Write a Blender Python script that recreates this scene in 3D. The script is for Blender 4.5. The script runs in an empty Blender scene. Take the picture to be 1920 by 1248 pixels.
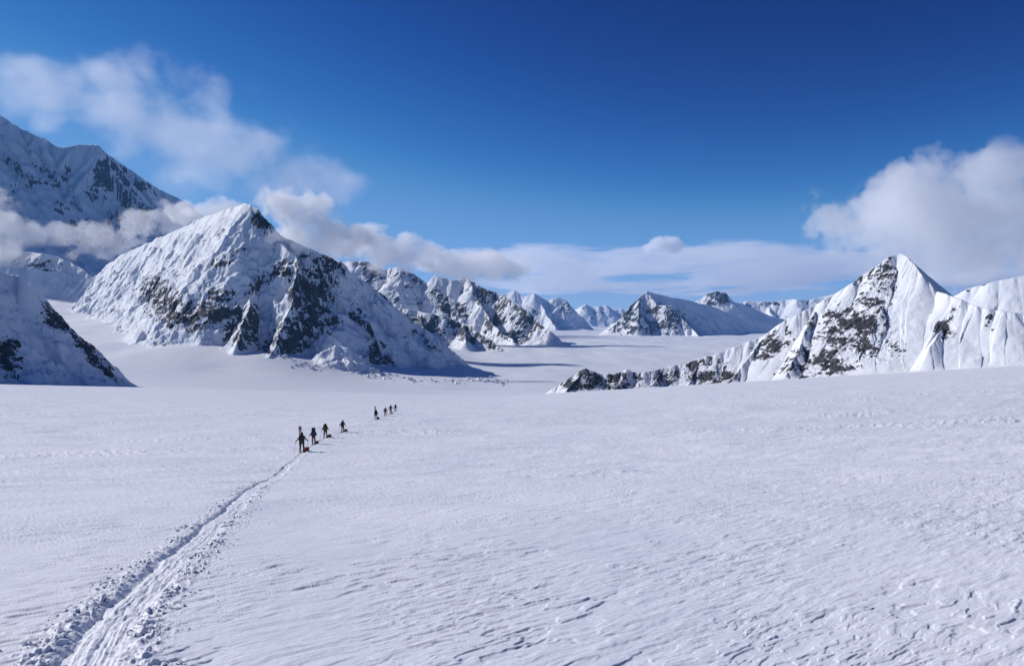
import bpy, bmesh, math, random
import numpy as np
from mathutils import Vector, Matrix

scene = bpy.context.scene
COL = scene.collection
R = math.radians

# ------------------------------------------------------------------ camera, sky, sun, exposure
F = 1280.0            # focal length in photo pixels (photo 1920 x 1248)
CX, HY = 960.0, 600.0  # optical axis column, horizon row
cam_d = bpy.data.cameras.new('camera')
cam = bpy.data.objects.new('camera', cam_d)
COL.objects.link(cam)
cam.location = (0, 0, 0)
cam.rotation_euler = (R(90), 0, 0)
cam_d.sensor_width = 36
cam_d.lens = 24
cam_d.shift_y = -(624 - HY) / 1920.0
cam_d.clip_start = 0.1
cam_d.clip_end = 200000
scene.camera = cam

SUN_EL, SUN_AZ = R(32), R(21)     # sun stands to the left, a little in front of the camera
sun_dir = Vector((-math.cos(SUN_EL) * math.cos(SUN_AZ), math.cos(SUN_EL) * math.sin(SUN_AZ), math.sin(SUN_EL)))
world = bpy.data.worlds.new('World')
scene.world = world
world.use_nodes = True
wn = world.node_tree
bg = wn.nodes['Background']
sky = wn.nodes.new('ShaderNodeTexSky')
sky.sky_type = 'NISHITA'
sky.sun_disc = False
sky.sun_elevation = SUN_EL
sky.sun_rotation = math.atan2(sun_dir.x, sun_dir.y)
sky.altitude = 4000
sky.air_density = 1.0
sky.dust_density = 0.0
sky.ozone_density = 8.0
# thin, dry high-altitude air: the sky's own colours graded to a deep polarised blue
sky_n = wn.nodes.new('ShaderNodeMix'); sky_n.data_type = 'RGBA'; sky_n.blend_type = 'MULTIPLY'; sky_n.inputs[0].default_value = 1.0
sky_n.inputs[7].default_value = (0.12, 0.12, 0.12, 1)
sky_c = wn.nodes.new('ShaderNodeRGBCurve')
_q = 0.12 / 0.055
for ci, pts in enumerate((
        [(0, 0), (.020, .0005), (.027, .002), (.041, .020), (.060, .11), (.10, .22), (.16, .30), (.40, .40)],
        [(0, 0), (.050, .015), (.062, .027), (.097, .128), (.136, .285), (.20, .40), (.274, .46), (.42, .56)],
        [(0, 0), (.120, .12), (.157, .19), (.230, .40), (.296, .57), (.35, .66), (.40, .70), (.45, .74)])):
    cu = sky_c.mapping.curves[ci]
    for k_, (a_, b_) in enumerate(pts):
        a_ *= _q
        if k_ == 0: cu.points[0].location = (a_, b_)
        elif k_ == 1: cu.points[1].location = (a_, b_)
        else: cu.points.new(a_, b_)
sky_c.mapping.update()
wn.links.new(sky.outputs[0], sky_n.inputs[6])
wn.links.new(sky_n.outputs[2], sky_c.inputs['Color'])
wn.links.new(sky_c.outputs[0], bg.inputs[0])
bg.inputs[1].default_value = 1.0

sl = bpy.data.lights.new('sun', 'SUN')
sl.energy = 4.1
sl.angle = R(0.5)
sl.color = (1.0, 0.97, 0.95)
so = bpy.data.objects.new('sun', sl)
COL.objects.link(so)
so.rotation_euler = sun_dir.to_track_quat('Z', 'Y').to_euler()

scene.view_settings.view_transform = 'Standard'
scene.view_settings.look = 'None'
scene.view_settings.exposure = 0.0
scene.view_settings.gamma = 1.0
scene.cycles.max_bounces = 22
scene.cycles.diffuse_bounces = 1
scene.cycles.volume_bounces = 20
scene.cycles.transparent_max_bounces = 8


# ------------------------------------------------------------------ helpers
def tag(o, label=None, cat=None, group=None, kind=None):
    if label: o['label'] = label
    if cat: o['category'] = cat
    if group: o['group'] = group
    if kind: o['kind'] = kind
    return o


def link(name, me, mat=None, parent=None):
    o = bpy.data.objects.new(name, me)
    COL.objects.link(o)
    if mat is not None:
        me.materials.append(mat)
    if parent is not None:
        o.parent = parent
    return o


def _hash(ix, iy, seed):
    h = ix.astype(np.uint32) * np.uint32(374761393) + iy.astype(np.uint32) * np.uint32(668265263) + np.uint32((seed * 2246822519) & 0xffffffff)
    h = (h ^ (h >> np.uint32(13))) * np.uint32(1274126177)
    h = (h ^ (h >> np.uint32(15))) * np.uint32(2654435761)
    return h ^ (h >> np.uint32(16))


def pn(x, y, seed=0):
    """gradient noise, about -0.7 .. 0.7"""
    x = np.asarray(x, np.float64); y = np.asarray(y, np.float64)
    x0 = np.floor(x); y0 = np.floor(y)
    fx = (x - x0); fy = (y - y0)
    ix = x0.astype(np.int64); iy = y0.astype(np.int64)
    u = fx * fx * fx * (fx * (fx * 6 - 15) + 10)
    v = fy * fy * fy * (fy * (fy * 6 - 15) + 10)

    def g(dx, dy):
        a = _hash((ix + dx) & 0xffffffff, (iy + dy) & 0xffffffff, seed).astype(np.float64) * (2 * math.pi / 4294967296.0)
        return np.cos(a) * (fx - dx) + np.sin(a) * (fy - dy)
    a = g(0, 0); b = g(1, 0); c = g(0, 1); d = g(1, 1)
    return (a + (b - a) * u) * (1 - v) + (c + (d - c) * u) * v


def fbm(x, y, octv=5, seed=0, gain=0.5, lac=2.03):
    s = 0; a = 1.0
    for i in range(octv):
        s = s + a * pn(x, y, seed + i * 17)
        x = x * lac + 13.7; y = y * lac - 7.1; a *= gain
    return s


def ridged(x, y, octv=5, seed=0, gain=0.5, lac=2.07):
    s = 0; a = 1.0; w = 1.0; tot = 0
    for i in range(octv):
        n = 1 - np.abs(pn(x, y, seed + i * 31)) * 1.8
        n = np.clip(n, 0, 1) ** 2
        s = s + a * n * w
        tot += a
        w = np.clip(n * 1.6, 0, 1)
        x = x * lac + 5.3; y = y * lac + 9.9; a *= gain
    return s / tot


def sstep(a, b, x):
    t = np.clip((x - a) / (b - a), 0, 1)
    return t * t * (3 - 2 * t)


# ------------------------------------------------------------------ ground height
KY = np.array([-60, 0, 5, 12, 20, 40, 69, 102, 135, 165, 300, 600, 1000, 2000, 4000], float)
KZ = np.array([8.0, -1.75, -2.5, -3.7, -5.05, -8.6, -12.7, -16.3, -18.9, -21.7, -36, -68, -111, -220, -440], float)


def _pchip(xk, yk):
    h = np.diff(xk); dl = np.diff(yk) / h
    m = np.zeros_like(yk)
    m[1:-1] = (dl[:-1] * h[1:] + dl[1:] * h[:-1]) / (h[1:] + h[:-1])
    m[0] = dl[0]; m[-1] = dl[-1]

    def ev(x):
        i = np.clip(np.searchsorted(xk, x) - 1, 0, len(xk) - 2)
        t = np.clip((x - xk[i]) / h[i], 0, None)
        t2 = t * t; t3 = t2 * t
        return (yk[i] * (2 * t3 - 3 * t2 + 1) + h[i] * m[i] * (t3 - 2 * t2 + t) + yk[i + 1] * (-2 * t3 + 3 * t2) + h[i] * m[i + 1] * (t3 - t2))
    return ev


prof = _pchip(KY, KZ)


def near_z(x, y):
    z = prof(y) + 0.060 * ((np.sqrt(x * x + 3600) + x) / 2 - 30)
    z = z + 0.030 * (np.sqrt(np.minimum(x, 0) ** 2 + 200 ** 2) - 200) * sstep(60, 400, y)
    return z


def P3(px, py, d):
    return np.array([(px - CX) / F * d, d, (HY - py) / F * d])


GZ = -300.0
_ctrl = [(240, 718, 2650), (330, 702, 2850), (420, 690, 3050), (480, 668, 3180), (560, 674, 3260), (680, 697, 3330), (200, 640, 3700), (300, 650, 3500), (360, 645, 3420),
         (370, 640, 3800), (430, 653, 3420), (300, 614, 4600), (240, 600, 5000), (150, 585, 5600), (180, 560, 6400), (60, 560, 6400), (0, 700, 2800), (-200, 700, 2800), (-200, 560, 6000), (100, 520, 8000)]
_c3 = [P3(*c) for c in _ctrl]
for X_, Y_ in [(0, 2900), (400, 2900), (1000, 3000), (2600, 3000), (-150, 4500), (700, 4500), (2000, 4500), (4000, 4500), (-400, 6800),
               (0, 9500), (3400, 9500), (8000, 9500), (0, 16000), (5500, 16000), (12000, 20000), (-2000, 16000)]:
    _c3.append(np.array([X_, Y_, GZ]))
_c3 = np.array(_c3)
_cx = _c3[:, :2] / 1000.0


def _tk(r2):
    return 0.5 * r2 * np.log(np.maximum(r2, 1e-12))


_n = len(_cx)
_A = np.zeros((_n + 3, _n + 3))
_A[:_n, :_n] = _tk(((_cx[:, None] - _cx[None]) ** 2).sum(-1)) + np.eye(_n) * 0.02
_A[:_n, _n] = 1; _A[:_n, _n + 1:] = _cx
_A[_n:, :_n] = _A[:_n, _n:].T
_w = np.linalg.solve(_A, np.concatenate([_c3[:, 2], [0, 0, 0]]))


def glacier_z(x, y):
    X = np.asarray(x) / 1000.0; Y = np.asarray(y) / 1000.0
    s = _w[_n] + _w[_n + 1] * X + _w[_n + 2] * Y
    for i in range(_n):
        s = s + _w[i] * _tk((X - _cx[i, 0]) ** 2 + (Y - _cx[i, 1]) ** 2)
    far = sstep(12000, 19000, np.asarray(y))
    s = np.clip(s, GZ - 2, 600)
    right = sstep(-400, 0, np.asarray(x))
    s = s * (1 - right) + GZ * right
    return s * (1 - far) + GZ * far


def ground_z(x, y):
    x = np.asarray(x, float); y = np.asarray(y, float)
    w = sstep(1900, 3000, y)
    z = near_z(x, y)
    if np.any(w > 0):
        g = glacier_z(x, y)
        z = z * (1 - w) + g * w
        z = z + w * sstep(2900, 3800, y) * (13 * fbm(x / 620, y / 900, 4, 71) + 3.0 * fbm(x / 230, y / 330, 2, 72)) * np.clip(y / 6000, .5, 1.5)
    und = 0.55 * fbm(x / 46, y / 30, 3, 5) * sstep(8, 40, y) + 0.10 * fbm(x / 7, y / 5, 3, 6) * sstep(2, 10, y)
    z = z + und * (1 - w)
    return z


def hit(px, py, lo=3.0, hi=1500.0):
    """ground point seen at a photo pixel"""
    ys = np.exp(np.linspace(math.log(lo), math.log(hi), 6000))
    u = (px - CX) / F
    z = ground_z(u * ys, ys)
    p = HY - z / ys * F
    k = np.where(p <= py)[0]
    i = k[0] if len(k) else len(ys) - 1
    return np.array([u * ys[i], ys[i], z[i]])


# ------------------------------------------------------------------ the ski and sled track
track_px = [(110, 1330), (165, 1240), (205, 1170), (255, 1112), (330, 1045), (392, 988), (445, 942), (500, 902), (540, 872), (563, 853), (586, 836), (611, 821),
            (644, 809), (676, 797), (707, 787), (723, 780), (736, 775), (746, 769.5), (765, 761), (790, 752.5), (812, 748)]
track = np.array([hit(*p)[:2] for p in track_px])
_t2 = []
for i in range(len(track) - 1):
    p0 = track[max(i - 1, 0)]; p1 = track[i]; p2 = track[i + 1]; p3 = track[min(i + 2, len(track) - 1)]
    for t in np.linspace(0, 1, 10, endpoint=False):
        _t2.append(0.5 * ((2 * p1) + (-p0 + p2) * t + (2 * p0 - 5 * p1 + 4 * p2 - p3) * t * t + (-p0 + 3 * p1 - 3 * p2 + p3) * t ** 3))
track = np.array(_t2)


def track_sd(x, y):
    """signed distance to the track (positive on its right) and length along it"""
    best = np.full(x.shape, 1e9); sg = np.zeros(x.shape); arc = np.zeros(x.shape)
    L = 0
    for i in range(len(track) - 1):
        a = track[i]; b = track[i + 1]; d = b - a; l = math.hypot(*d)
        t = np.clip(((x - a[0]) * d[0] + (y - a[1]) * d[1]) / (l * l), 0, 1)
        qx = x - a[0] - t * d[0]; qy = y - a[1] - t * d[1]
        r = np.hypot(qx, qy)
        m = r < best
        best = np.where(m, r, best)
        sg = np.where(m, np.sign(qx * d[1] - qy * d[0]), sg)
        arc = np.where(m, L + t * l, arc)
        L += l
    return best * sg, arc


def sastrugi(x, y, r):
    """wind carved relief; detail finer than the pixel at distance r is left out"""
    c, s = math.cos(R(40)), math.sin(R(40))
    p = x * c + y * s          # along the little scarps
    q = -x * s + y * c
    p = p + 0.10 * fbm(x / .7, y / .7, 3, 11); q = q + 0.10 * fbm(x / .7 + 50, y / .7, 3, 12)
    h = 0
    big = fbm(x / 5, y / 5, 3, 60)
    for (lp, lq, amp, k, seed) in ((1.0, 0.34, 0.016, 1.9, 21), (0.48, 0.12, 0.0090, 2.0, 22)):
        fade = np.clip(lq * 900 / r ** 1.35, 0, 1)
        n = fbm(p / lp, q / lq, 4, seed, 0.5) * k
        f = n - np.floor(n)
        hw = np.clip(.06 + .45 * k * (r * r / 2500.0) / lq, .06, .45)
        stp = np.floor(n) + sstep(0.5 - hw, 0.5 + hw, f)
        patch = sstep(-0.18, 0.25, fbm(x / 3, y / 3, 3, seed + 40) + .25 * big)
        h = h + amp * fade * ((0.45 - 0.35 * patch) * n + patch * 0.8 * (stp - .5))
    h = h + 0.0030 * np.clip(400 / r ** 1.4, 0, 1) * fbm(p / 0.45, q / 0.07, 3, 23)
    far = 0.085 * fbm(p / 5.5, q / 2.0, 4, 25, 0.6) * sstep(15, 40, r) * (1 - sstep(300, 700, r))
    # rougher wind-scoured belts across the slope
    belt = sstep(.12, .5, fbm(x / 60 + y / 260, y / 22, 3, 26)) * sstep(12, 30, r) * (1 - sstep(200, 500, r))
    far = far + belt * 0.22 * ridged(p / 2.6, q / 1.1, 3, 27)
    return h + far


def fine_ground(x, y):
    z = ground_z(x, y)
    r = np.hypot(x, y)
    m = r < 1000
    if not m.any():
        return z
    xs = x[m]; ys = y[m]; rs = r[m]
    dz = sastrugi(xs, ys, rs)
    sd = np.full(xs.shape, 99.0); arc = np.zeros(xs.shape)
    n = (np.abs(xs - np.interp(ys, track[:, 1], track[:, 0])) < 2.2 + ys * .012) & (ys < 450)
    sd[n], arc[n] = track_sd(xs[n], ys[n])
    a = np.abs(sd)
    wob = 0.05 * pn(arc / 0.7, arc * 0, 90) + 0.06 * pn(arc / 2.6, arc * 0, 91)
    s2 = sd + wob
    inside = 1 - sstep(0.17, 0.30, np.abs(s2))
    fadeT = 1 + .5 * sstep(18, 40, rs)
    slope = -0.028 * fadeT
    prints = (0.016 * fbm(arc / 1.3, s2 / 0.045, 3, 95) + 0.026 * fbm(arc / 0.24, s2 / 0.13, 3, 92)) * fadeT
    groove = -0.042 * np.exp(-((s2 + 0.17) / 0.055) ** 2) * (0.7 + .5 * pn(arc / .9, arc * 0 + 2.2, 97)) * (1 - .35 * sstep(18, 55, rs))
    spread = np.clip(1.05 - rs / 36, .32, 1)
    berm = np.exp(-((np.abs(s2) - 0.36) / 0.13) ** 2) * spread * (0.004 + 0.05 * np.clip(fbm(xs / .14, ys / .14, 3, 93) + .05, 0, 1))
    rub = np.exp(-(np.maximum(np.abs(s2) - 0.35, 0) / 0.24) ** 2) * spread * 0.05 * np.clip(fbm(xs / .10, ys / .10, 3, 94) + .05, 0, 1)
    slope = slope + groove
    keep = 1 - 0.8 * inside
    dz = dz * keep + inside * (slope + prints) + (1 - inside) * (berm + rub)
    z = z.copy()
    z[m] += dz
    return z


# ------------------------------------------------------------------ materials
def new_mat(name):
    m = bpy.data.materials.new(name)
    m.use_nodes = True
    nt = m.node_tree
    return m, nt, nt.nodes['Principled BSDF']


def node(nt, t, **kw):
    n = nt.nodes.new(t)
    for k, v in kw.items():
        setattr(n, k, v)
    return n


def math_n(nt, op, a, b=None, clamp=False):
    n = nt.nodes.new('ShaderNodeMath'); n.operation = op; n.use_clamp = clamp
    for i, v in enumerate((a, b)):
        if v is None: continue
        if isinstance(v, (int, float)): n.inputs[i].default_value = v
        else: nt.links.new(v, n.inputs[i])
    return n.outputs[0]


def noise_n(nt, vec, scale, detail=4, rough=0.55, dim='3D'):
    n = nt.nodes.new('ShaderNodeTexNoise')
    n.inputs['Scale'].default_value = scale
    n.inputs['Detail'].default_value = detail
    n.inputs['Roughness'].default_value = rough
    if vec is not None: nt.links.new(vec, n.inputs['Vector'])
    return n.outputs[0]


def snow_material(name, bscale, bdist):
    m, nt, b = new_mat(name)
    geo = node(nt, 'ShaderNodeNewGeometry')
    n1 = noise_n(nt, geo.outputs['Position'], 0.35, 3)
    ramp = node(nt, 'ShaderNodeValToRGB')
    ramp.color_ramp.elements[0].position = .3; ramp.color_ramp.elements[0].color = (.78, .81, .87, 1)
    ramp.color_ramp.elements[1].position = .7; ramp.color_ramp.elements[1].color = (.82, .845, .89, 1)
    nt.links.new(n1, ramp.inputs[0])
    nt.links.new(ramp.outputs[0], b.inputs['Base Color'])
    rp = node(nt, 'ShaderNodeMapRange'); rp.inputs[1].default_value = .35; rp.inputs[2].default_value = .65; rp.inputs[3].default_value = .42; rp.inputs[4].default_value = .75
    nt.links.new(noise_n(nt, geo.outputs['Position'], .12, 4), rp.inputs[0]); nt.links.new(rp.outputs[0], b.inputs['Roughness'])
    b.inputs['Specular IOR Level'].default_value = .25
    if name == 'firn':      # old flow stripes: slightly dustier bands along the glacier
        mp = node(nt, 'ShaderNodeMapping'); mp.inputs['Scale'].default_value = (.0045, .0005, 0)
        nt.links.new(geo.outputs['Position'], mp.inputs[0])
        st = noise_n(nt, mp.outputs[0], 1.0, 5, .6)
        n1.node.inputs['Scale'].default_value = .004
        nt.links.new(math_n(nt, 'ADD', math_n(nt, 'MULTIPLY', n1, .4), math_n(nt, 'MULTIPLY', st, .6)), ramp.inputs[0])
        ramp.color_ramp.elements[0].position = .38; ramp.color_ramp.elements[0].color = (.70, .735, .80, 1)
        ramp.color_ramp.elements[1].position = .62; ramp.color_ramp.elements[1].color = (.87, .885, .91, 1)
    n2 = noise_n(nt, geo.outputs['Position'], bscale, 4, .6)
    bump = node(nt, 'ShaderNodeBump')
    bump.inputs['Strength'].default_value = .35
    bump.inputs['Distance'].default_value = bdist
    nt.links.new(n2, bump.inputs['Height'])
    nt.links.new(bump.outputs[0], b.inputs['Normal'])
    return m


def mountain_material(name, unit, rock_a, rock_b, soft=0.07):
    """snow and rock; unit = metres per photo pixel, sets the grain size"""
    m, nt, b = new_mat(name)
    geo = node(nt, 'ShaderNodeNewGeometry')
    at = node(nt, 'ShaderNodeAttribute', attribute_name='rock')
    pos = geo.outputs['Position']
    n1 = noise_n(nt, pos, 1 / (unit * 5), 5, .65)
    f = math_n(nt, 'ADD', at.outputs['Fac'], math_n(nt, 'MULTIPLY', math_n(nt, 'SUBTRACT', n1, .5), 0.9))
    mr = node(nt, 'ShaderNodeMapRange')
    mr.inputs[1].default_value = .5 - soft; mr.inputs[2].default_value = .5 + soft
    nt.links.new(f, mr.inputs[0])
    n2 = noise_n(nt, pos, 1 / (unit * 9), 4, .7)
    rc = node(nt, 'ShaderNodeValToRGB')
    rc.color_ramp.elements[0].position = .32; rc.color_ramp.elements[0].color = (*rock_a, 1)
    rc.color_ramp.elements[1].position = .7; rc.color_ramp.elements[1].color = (*rock_b, 1)
    nt.links.new(n2, rc.inputs[0])
    n3 = noise_n(nt, pos, 1 / (unit * 30), 3)
    sc = node(nt, 'ShaderNodeValToRGB')
    sc.color_ramp.elements[0].position = .3; sc.color_ramp.elements[0].color = (.80, .83, .88, 1)
    sc.color_ramp.elements[1].position = .7; sc.color_ramp.elements[1].color = (.86, .88, .90, 1)
    nt.links.new(n3, sc.inputs[0])
    mx = node(nt, 'ShaderNodeMix', data_type='RGBA')
    nt.links.new(mr.outputs[0], mx.inputs[0])
    nt.links.new(sc.outputs[0], mx.inputs[6]); nt.links.new(rc.outputs[0], mx.inputs[7])
    nt.links.new(mx.outputs[2], b.inputs['Base Color'])
    b.inputs['Roughness'].default_value = .75
    b.inputs['Specular IOR Level'].default_value = .15
    n4 = noise_n(nt, pos, 1 / (unit * 3.5), 4, .65)
    bump = node(nt, 'ShaderNodeBump')
    bs = math_n(nt, 'ADD', math_n(nt, 'MULTIPLY', mr.outputs[0], .5), .22)
    nt.links.new(bs, bump.inputs['Strength'])
    bump.inputs['Distance'].default_value = unit * 2.5
    nt.links.new(n4, bump.inputs['Height'])
    nt.links.new(bump.outputs[0], b.inputs['Normal'])
    return m


# ------------------------------------------------------------------ grids
def grid_mesh(name, X, Y, Z, mat, attr=None, keep=None):
    rows, cols = X.shape
    n = rows * cols
    co = np.empty((n, 3), np.float32)
    co[:, 0] = X.ravel(); co[:, 1] = Y.ravel(); co[:, 2] = Z.ravel()
    idx = np.arange(n, dtype=np.int32).reshape(rows, cols)
    q = np.stack([idx[:-1, :-1], idx[:-1, 1:], idx[1:, 1:], idx[1:, :-1]], -1).reshape(-1, 4)
    if keep is not None:
        k = keep.ravel()[q].any(1)
        q = q[k]
        used = np.zeros(n, bool); used[q.ravel()] = True
        remap = np.cumsum(used) - 1
        q = remap[q].astype(np.int32)
        co = co[used]
        if attr is not None: attr = attr.ravel()[used]
    me = bpy.data.meshes.new(name)
    me.vertices.add(len(co)); me.vertices.foreach_set('co', co.ravel())
    me.loops.add(q.size); me.loops.foreach_set('vertex_index', q.ravel().astype(np.int32))
    me.polygons.add(len(q))
    me.polygons.foreach_set('loop_start', np.arange(0, q.size, 4, dtype=np.int32))
    me.polygons.foreach_set('use_smooth', np.ones(len(q), bool))
    me.update(calc_edges=True)
    if attr is not None:
        a = me.attributes.new('rock', 'FLOAT', 'POINT')
        a.data.foreach_set('value', np.ascontiguousarray(attr.ravel(), np.float32))
    return link(name, me, mat)


SNOW = snow_material('snow', 18, .02)
FIRN = snow_material('firn', .035, 1.6)

# near snowfield: rows spaced like the picture near the camera, geometric beyond
ys = [1.5]
while ys[-1] < 2900:
    y_ = ys[-1]
    st = min(max(y_ * y_ / 2500.0, 0.006), y_ * 0.011)
    if y_ < 3: st = .05
    ys.append(y_ + st)
ys = np.array(ys)
us = np.linspace(-1.05, 1.05, 1900)
ys = np.concatenate([np.linspace(-25, 1.4, 40), ys])
off = np.exp(np.linspace(math.log(.15), math.log(70), 40))      # margin left and right of the fan, and some ground behind the camera
ux = np.concatenate([np.full(40, -1.05), us, np.full(40, 1.05)]); ox = np.concatenate([-off[::-1], us * 0, off])
Yg = np.repeat(ys[:, None], len(ux), 1)
Xg = ux[None, :] * np.maximum(Yg, 1.5) + ox[None, :]
Zg = fine_ground(Xg, Yg)
snowfield = tag(grid_mesh('snowfield', Xg, Yg, Zg, SNOW), 'wind carved snowfield sloping down in the foreground', 'snowfield', kind='structure')

ys2 = np.concatenate([[ys[-1]], ys[-1] * np.exp(np.linspace(0.004, math.log(57000 / ys[-1]), 640))])
us2 = np.linspace(-1.05, 1.05, 900)
U, Yf = np.meshgrid(us2, ys2)
Xf = U * Yf
Zf = ground_z(Xf, Yf)
glacier = tag(grid_mesh('glacier', Xf, Yf, Zf, FIRN), 'flat white glacier running away between the mountains', 'glacier', kind='structure')


# ------------------------------------------------------------------ mountains from ridge skeletons
def jag(pts, d0, amp, seed, step=6.0):
    """resample a ridge (photo px, photo py, depth) and roughen it"""
    out = []
    pts = [np.array(p, float) for p in pts]
    for i in range(len(pts) - 1):
        n = max(1, int(np.hypot(*(pts[i + 1][:2] - pts[i][:2])) / step))
        for k in range(n):
            out.append(pts[i] + (pts[i + 1] - pts[i]) * k / n)
    out.append(pts[-1])
    out = np.array(out)
    L = np.concatenate([[0], np.cumsum(np.hypot(np.diff(out[:, 0]), np.diff(out[:, 1])))])
    out[:, 1] += amp * fbm(L / 22.0, L * 0 + seed, 4, seed, .6)
    out[:, 2] += 14 * amp * fbm(L / 40.0, L * 0 + seed + .5, 3, seed + 7) * out[:, 2] / F * .5
    return out


def mountain(name, label, unit, ridges, pxr, dr, cols, rows, rocks, mat, seed, amp=1.0, flute=1.0, warp=10, soft_base=True, rock_bias=0.0, dpow=1.0, strata=0.6, rockrough=1.0, ds=1.36, hfk=1.0, fl=11.0, grain=1.0, apron=4.0, rfloor=0.0, ribk=1.0):
    """ridges: list of (pts, slope, relief in px, jag); pts are (photo px, photo py, depth).
    unit = metres per photo pixel at this mountain."""
    unit = unit * ds
    dr = (dr[0] * ds, dr[1] * ds)
    ridges = [([(p[0], p[1], p[2] * ds) for p in q], s, H, j) for (q, s, H, j) in ridges]
    mat = mmat(unit)
    px = np.linspace(pxr[0], pxr[1], cols)
    t = np.linspace(0, 1, rows) ** dpow
    dep = dr[0] + (dr[1] - dr[0]) * t
    PX, Y = np.meshgrid(px, dep)
    X = (PX - CX) / F * Y
    a = unit
    wx = warp * a * fbm(X / (60 * a), Y / (60 * a), 3, seed + 1)
    wy = warp * a * fbm(X / (60 * a) + 31, Y / (60 * a), 3, seed + 2)
    Xw = X + wx; Yw = Y + wy
    Z = np.full(X.shape, -1e5); D = np.full(X.shape, 1e5); T = np.zeros(X.shape); SL = np.zeros(X.shape)
    for ri, (pts, s, H, j) in enumerate(ridges):
        rp = jag(pts, 0, j, seed + ri * 5)
        x3 = (rp[:, 0] - CX) / F * rp[:, 2]; y3 = rp[:, 2]; z3 = (HY - rp[:, 1]) / F * rp[:, 2]
        Hm = H * a * 2.6
        if isinstance(s, (int, float)): s = (s, s)
        L = ri * 1000 * a
        for i in range(len(rp) - 1):
            dx = x3[i + 1] - x3[i]; dy = y3[i + 1] - y3[i]; l2 = dx * dx + dy * dy + 1e-9
            tt = np.clip(((Xw - x3[i]) * dx + (Yw - y3[i]) * dy) / l2, 0, 1)
            d = np.hypot(Xw - x3[i] - tt * dx, Yw - y3[i] - tt * dy)
            qx = Xw - x3[i] - tt * dx; qy = Yw - y3[i] - tt * dy
            ss = np.where(dx * qy - dy * qx > 0, s[0], s[1])
            zc = z3[i] + tt * (z3[i + 1] - z3[i]) - Hm * (1 - np.exp(-ss * d / Hm))
            m = zc > Z
            Z = np.where(m, zc, Z); D = np.where(m, d, D); SL = np.where(m, ss, SL)
            T = np.where(m, L + tt * math.sqrt(l2), T)
            L += math.sqrt(l2)
    d_px = D / a; t_px = T / a
    tap = 1 - np.exp(-d_px / 14.0)
    # ribs and gullies running down the fall line
    wob = 5 * fbm(X / (35 * a), Y / (35 * a), 3, seed + 3)
    rib = ridged((t_px + wob) / 46.0, d_px / 210.0, 4, seed + 4) - .80
    rib2 = ridged((t_px + wob * .25) / fl, d_px / 160.0, 3, seed + 8) - .85
    hf = ridged(X / (75 * a), (Y + .6 * Z) / (75 * a), 6, seed + 9, .52) - .72
    Z = Z + a * tap * (amp * (26 * ribk * rib * np.clip(d_px / 60, 0, 1) + 17 * hfk * hf) + flute * 3.2 * rib2)
    Z = Z + a * tap * amp * (1.6 * fbm(X / (9 * a), (Y + Z) / (9 * a), 4, seed + 12, .6) + 3.6 * hfk * (ridged(X / (24 * a), (Y + Z) / (24 * a), 4, seed + 13, .6) - .8))
    # rock mask, from patches on the faces
    PY = HY - Z / Y * F
    M = np.zeros(X.shape)
    for (cx, cy, rx, ry, rot, st) in rocks:
        c, s_ = math.cos(R(rot)), math.sin(R(rot))
        ex = ((PX - cx) * c + (PY - cy) * s_) / rx; ey = (-(PX - cx) * s_ + (PY - cy) * c) / ry
        M = np.maximum(M, st * (1 - np.clip(ex * ex + ey * ey, 0, 1)) ** 0.6)
    M = np.maximum(M, rfloor * sstep(6, 30, d_px))
    # crags on the rock: ribs running down the face, cut by ledges; gullies and ledges keep their snow
    wr = 7 * fbm(X / (22 * a), (Z + Y) / (22 * a), 4, seed + 20, .6)
    r1 = ridged((t_px + wr) / (17 * grain), (d_px + wr) / (58 * grain), 4, seed + 21, .6)
    r2 = ridged((X * .75 + Z * .66) / (34 * a * grain) + wr / 30, (Z * .75 - X * .66) / (9 * a * grain) + wr / 9, 4, seed + 22, .62)
    n = fbm((X + .2 * Y) / (26 * a * grain), (Z + .2 * Y) / (22 * a * grain), 4, seed + 23, .6)
    n2 = fbm((X + .2 * Y) / (4.2 * a * grain), (Z + .3 * Y) / (3.4 * a * grain), 3, seed + 25, .65)
    Mc = np.clip(M, 0, 1)
    Z = Z + a * rockrough * Mc * tap * (7.5 * (r1 - .6) + 4.0 * (r2 - .5) + .8 * n2) * grain
    rock = Mc * .60 - .12 + rock_bias + (M > 0) * (1.05 * (r1 - .42) + strata * .95 * (r2 - .42) + .36 * n + .34 * n2)
    rock = np.where(M > 0, rock, rock_bias - .6)
    # local steepness bares rock, flats hold snow
    gy, gx = np.gradient(Z)
    dyr = np.gradient(dep)[:, None]; dxr = (px[1] - px[0]) / F * Y
    steep = np.hypot(gx / dxr, gy / dyr)
    rock = rock + np.clip((steep - 1.0) * .22, -.2, .35)
    # run-out fans: the foot of the slope eases into the glacier
    G = ground_z(X, Y)
    k_ = apron * a
    e_ = np.maximum((Z - G) / k_, -40)
    Z = G + k_ * np.where(e_ > 20, e_, np.log1p(np.exp(np.minimum(e_, 20)))) - .12 * k_
    keep = Z > G - .10 * k_
    o = grid_mesh(name, X, Y, Z, mat, rock, keep)
    return tag(o, label, 'mountain', kind='structure')


ROCK_A, ROCK_B = (.026, .029, .036), (.10, .10, .105)
mm = {}


def mmat(unit):
    k = round(unit, 2)
    if k not in mm: mm[k] = mountain_material('snow_and_rock', unit, ROCK_A, ROCK_B)
    return mm[k]


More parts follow.
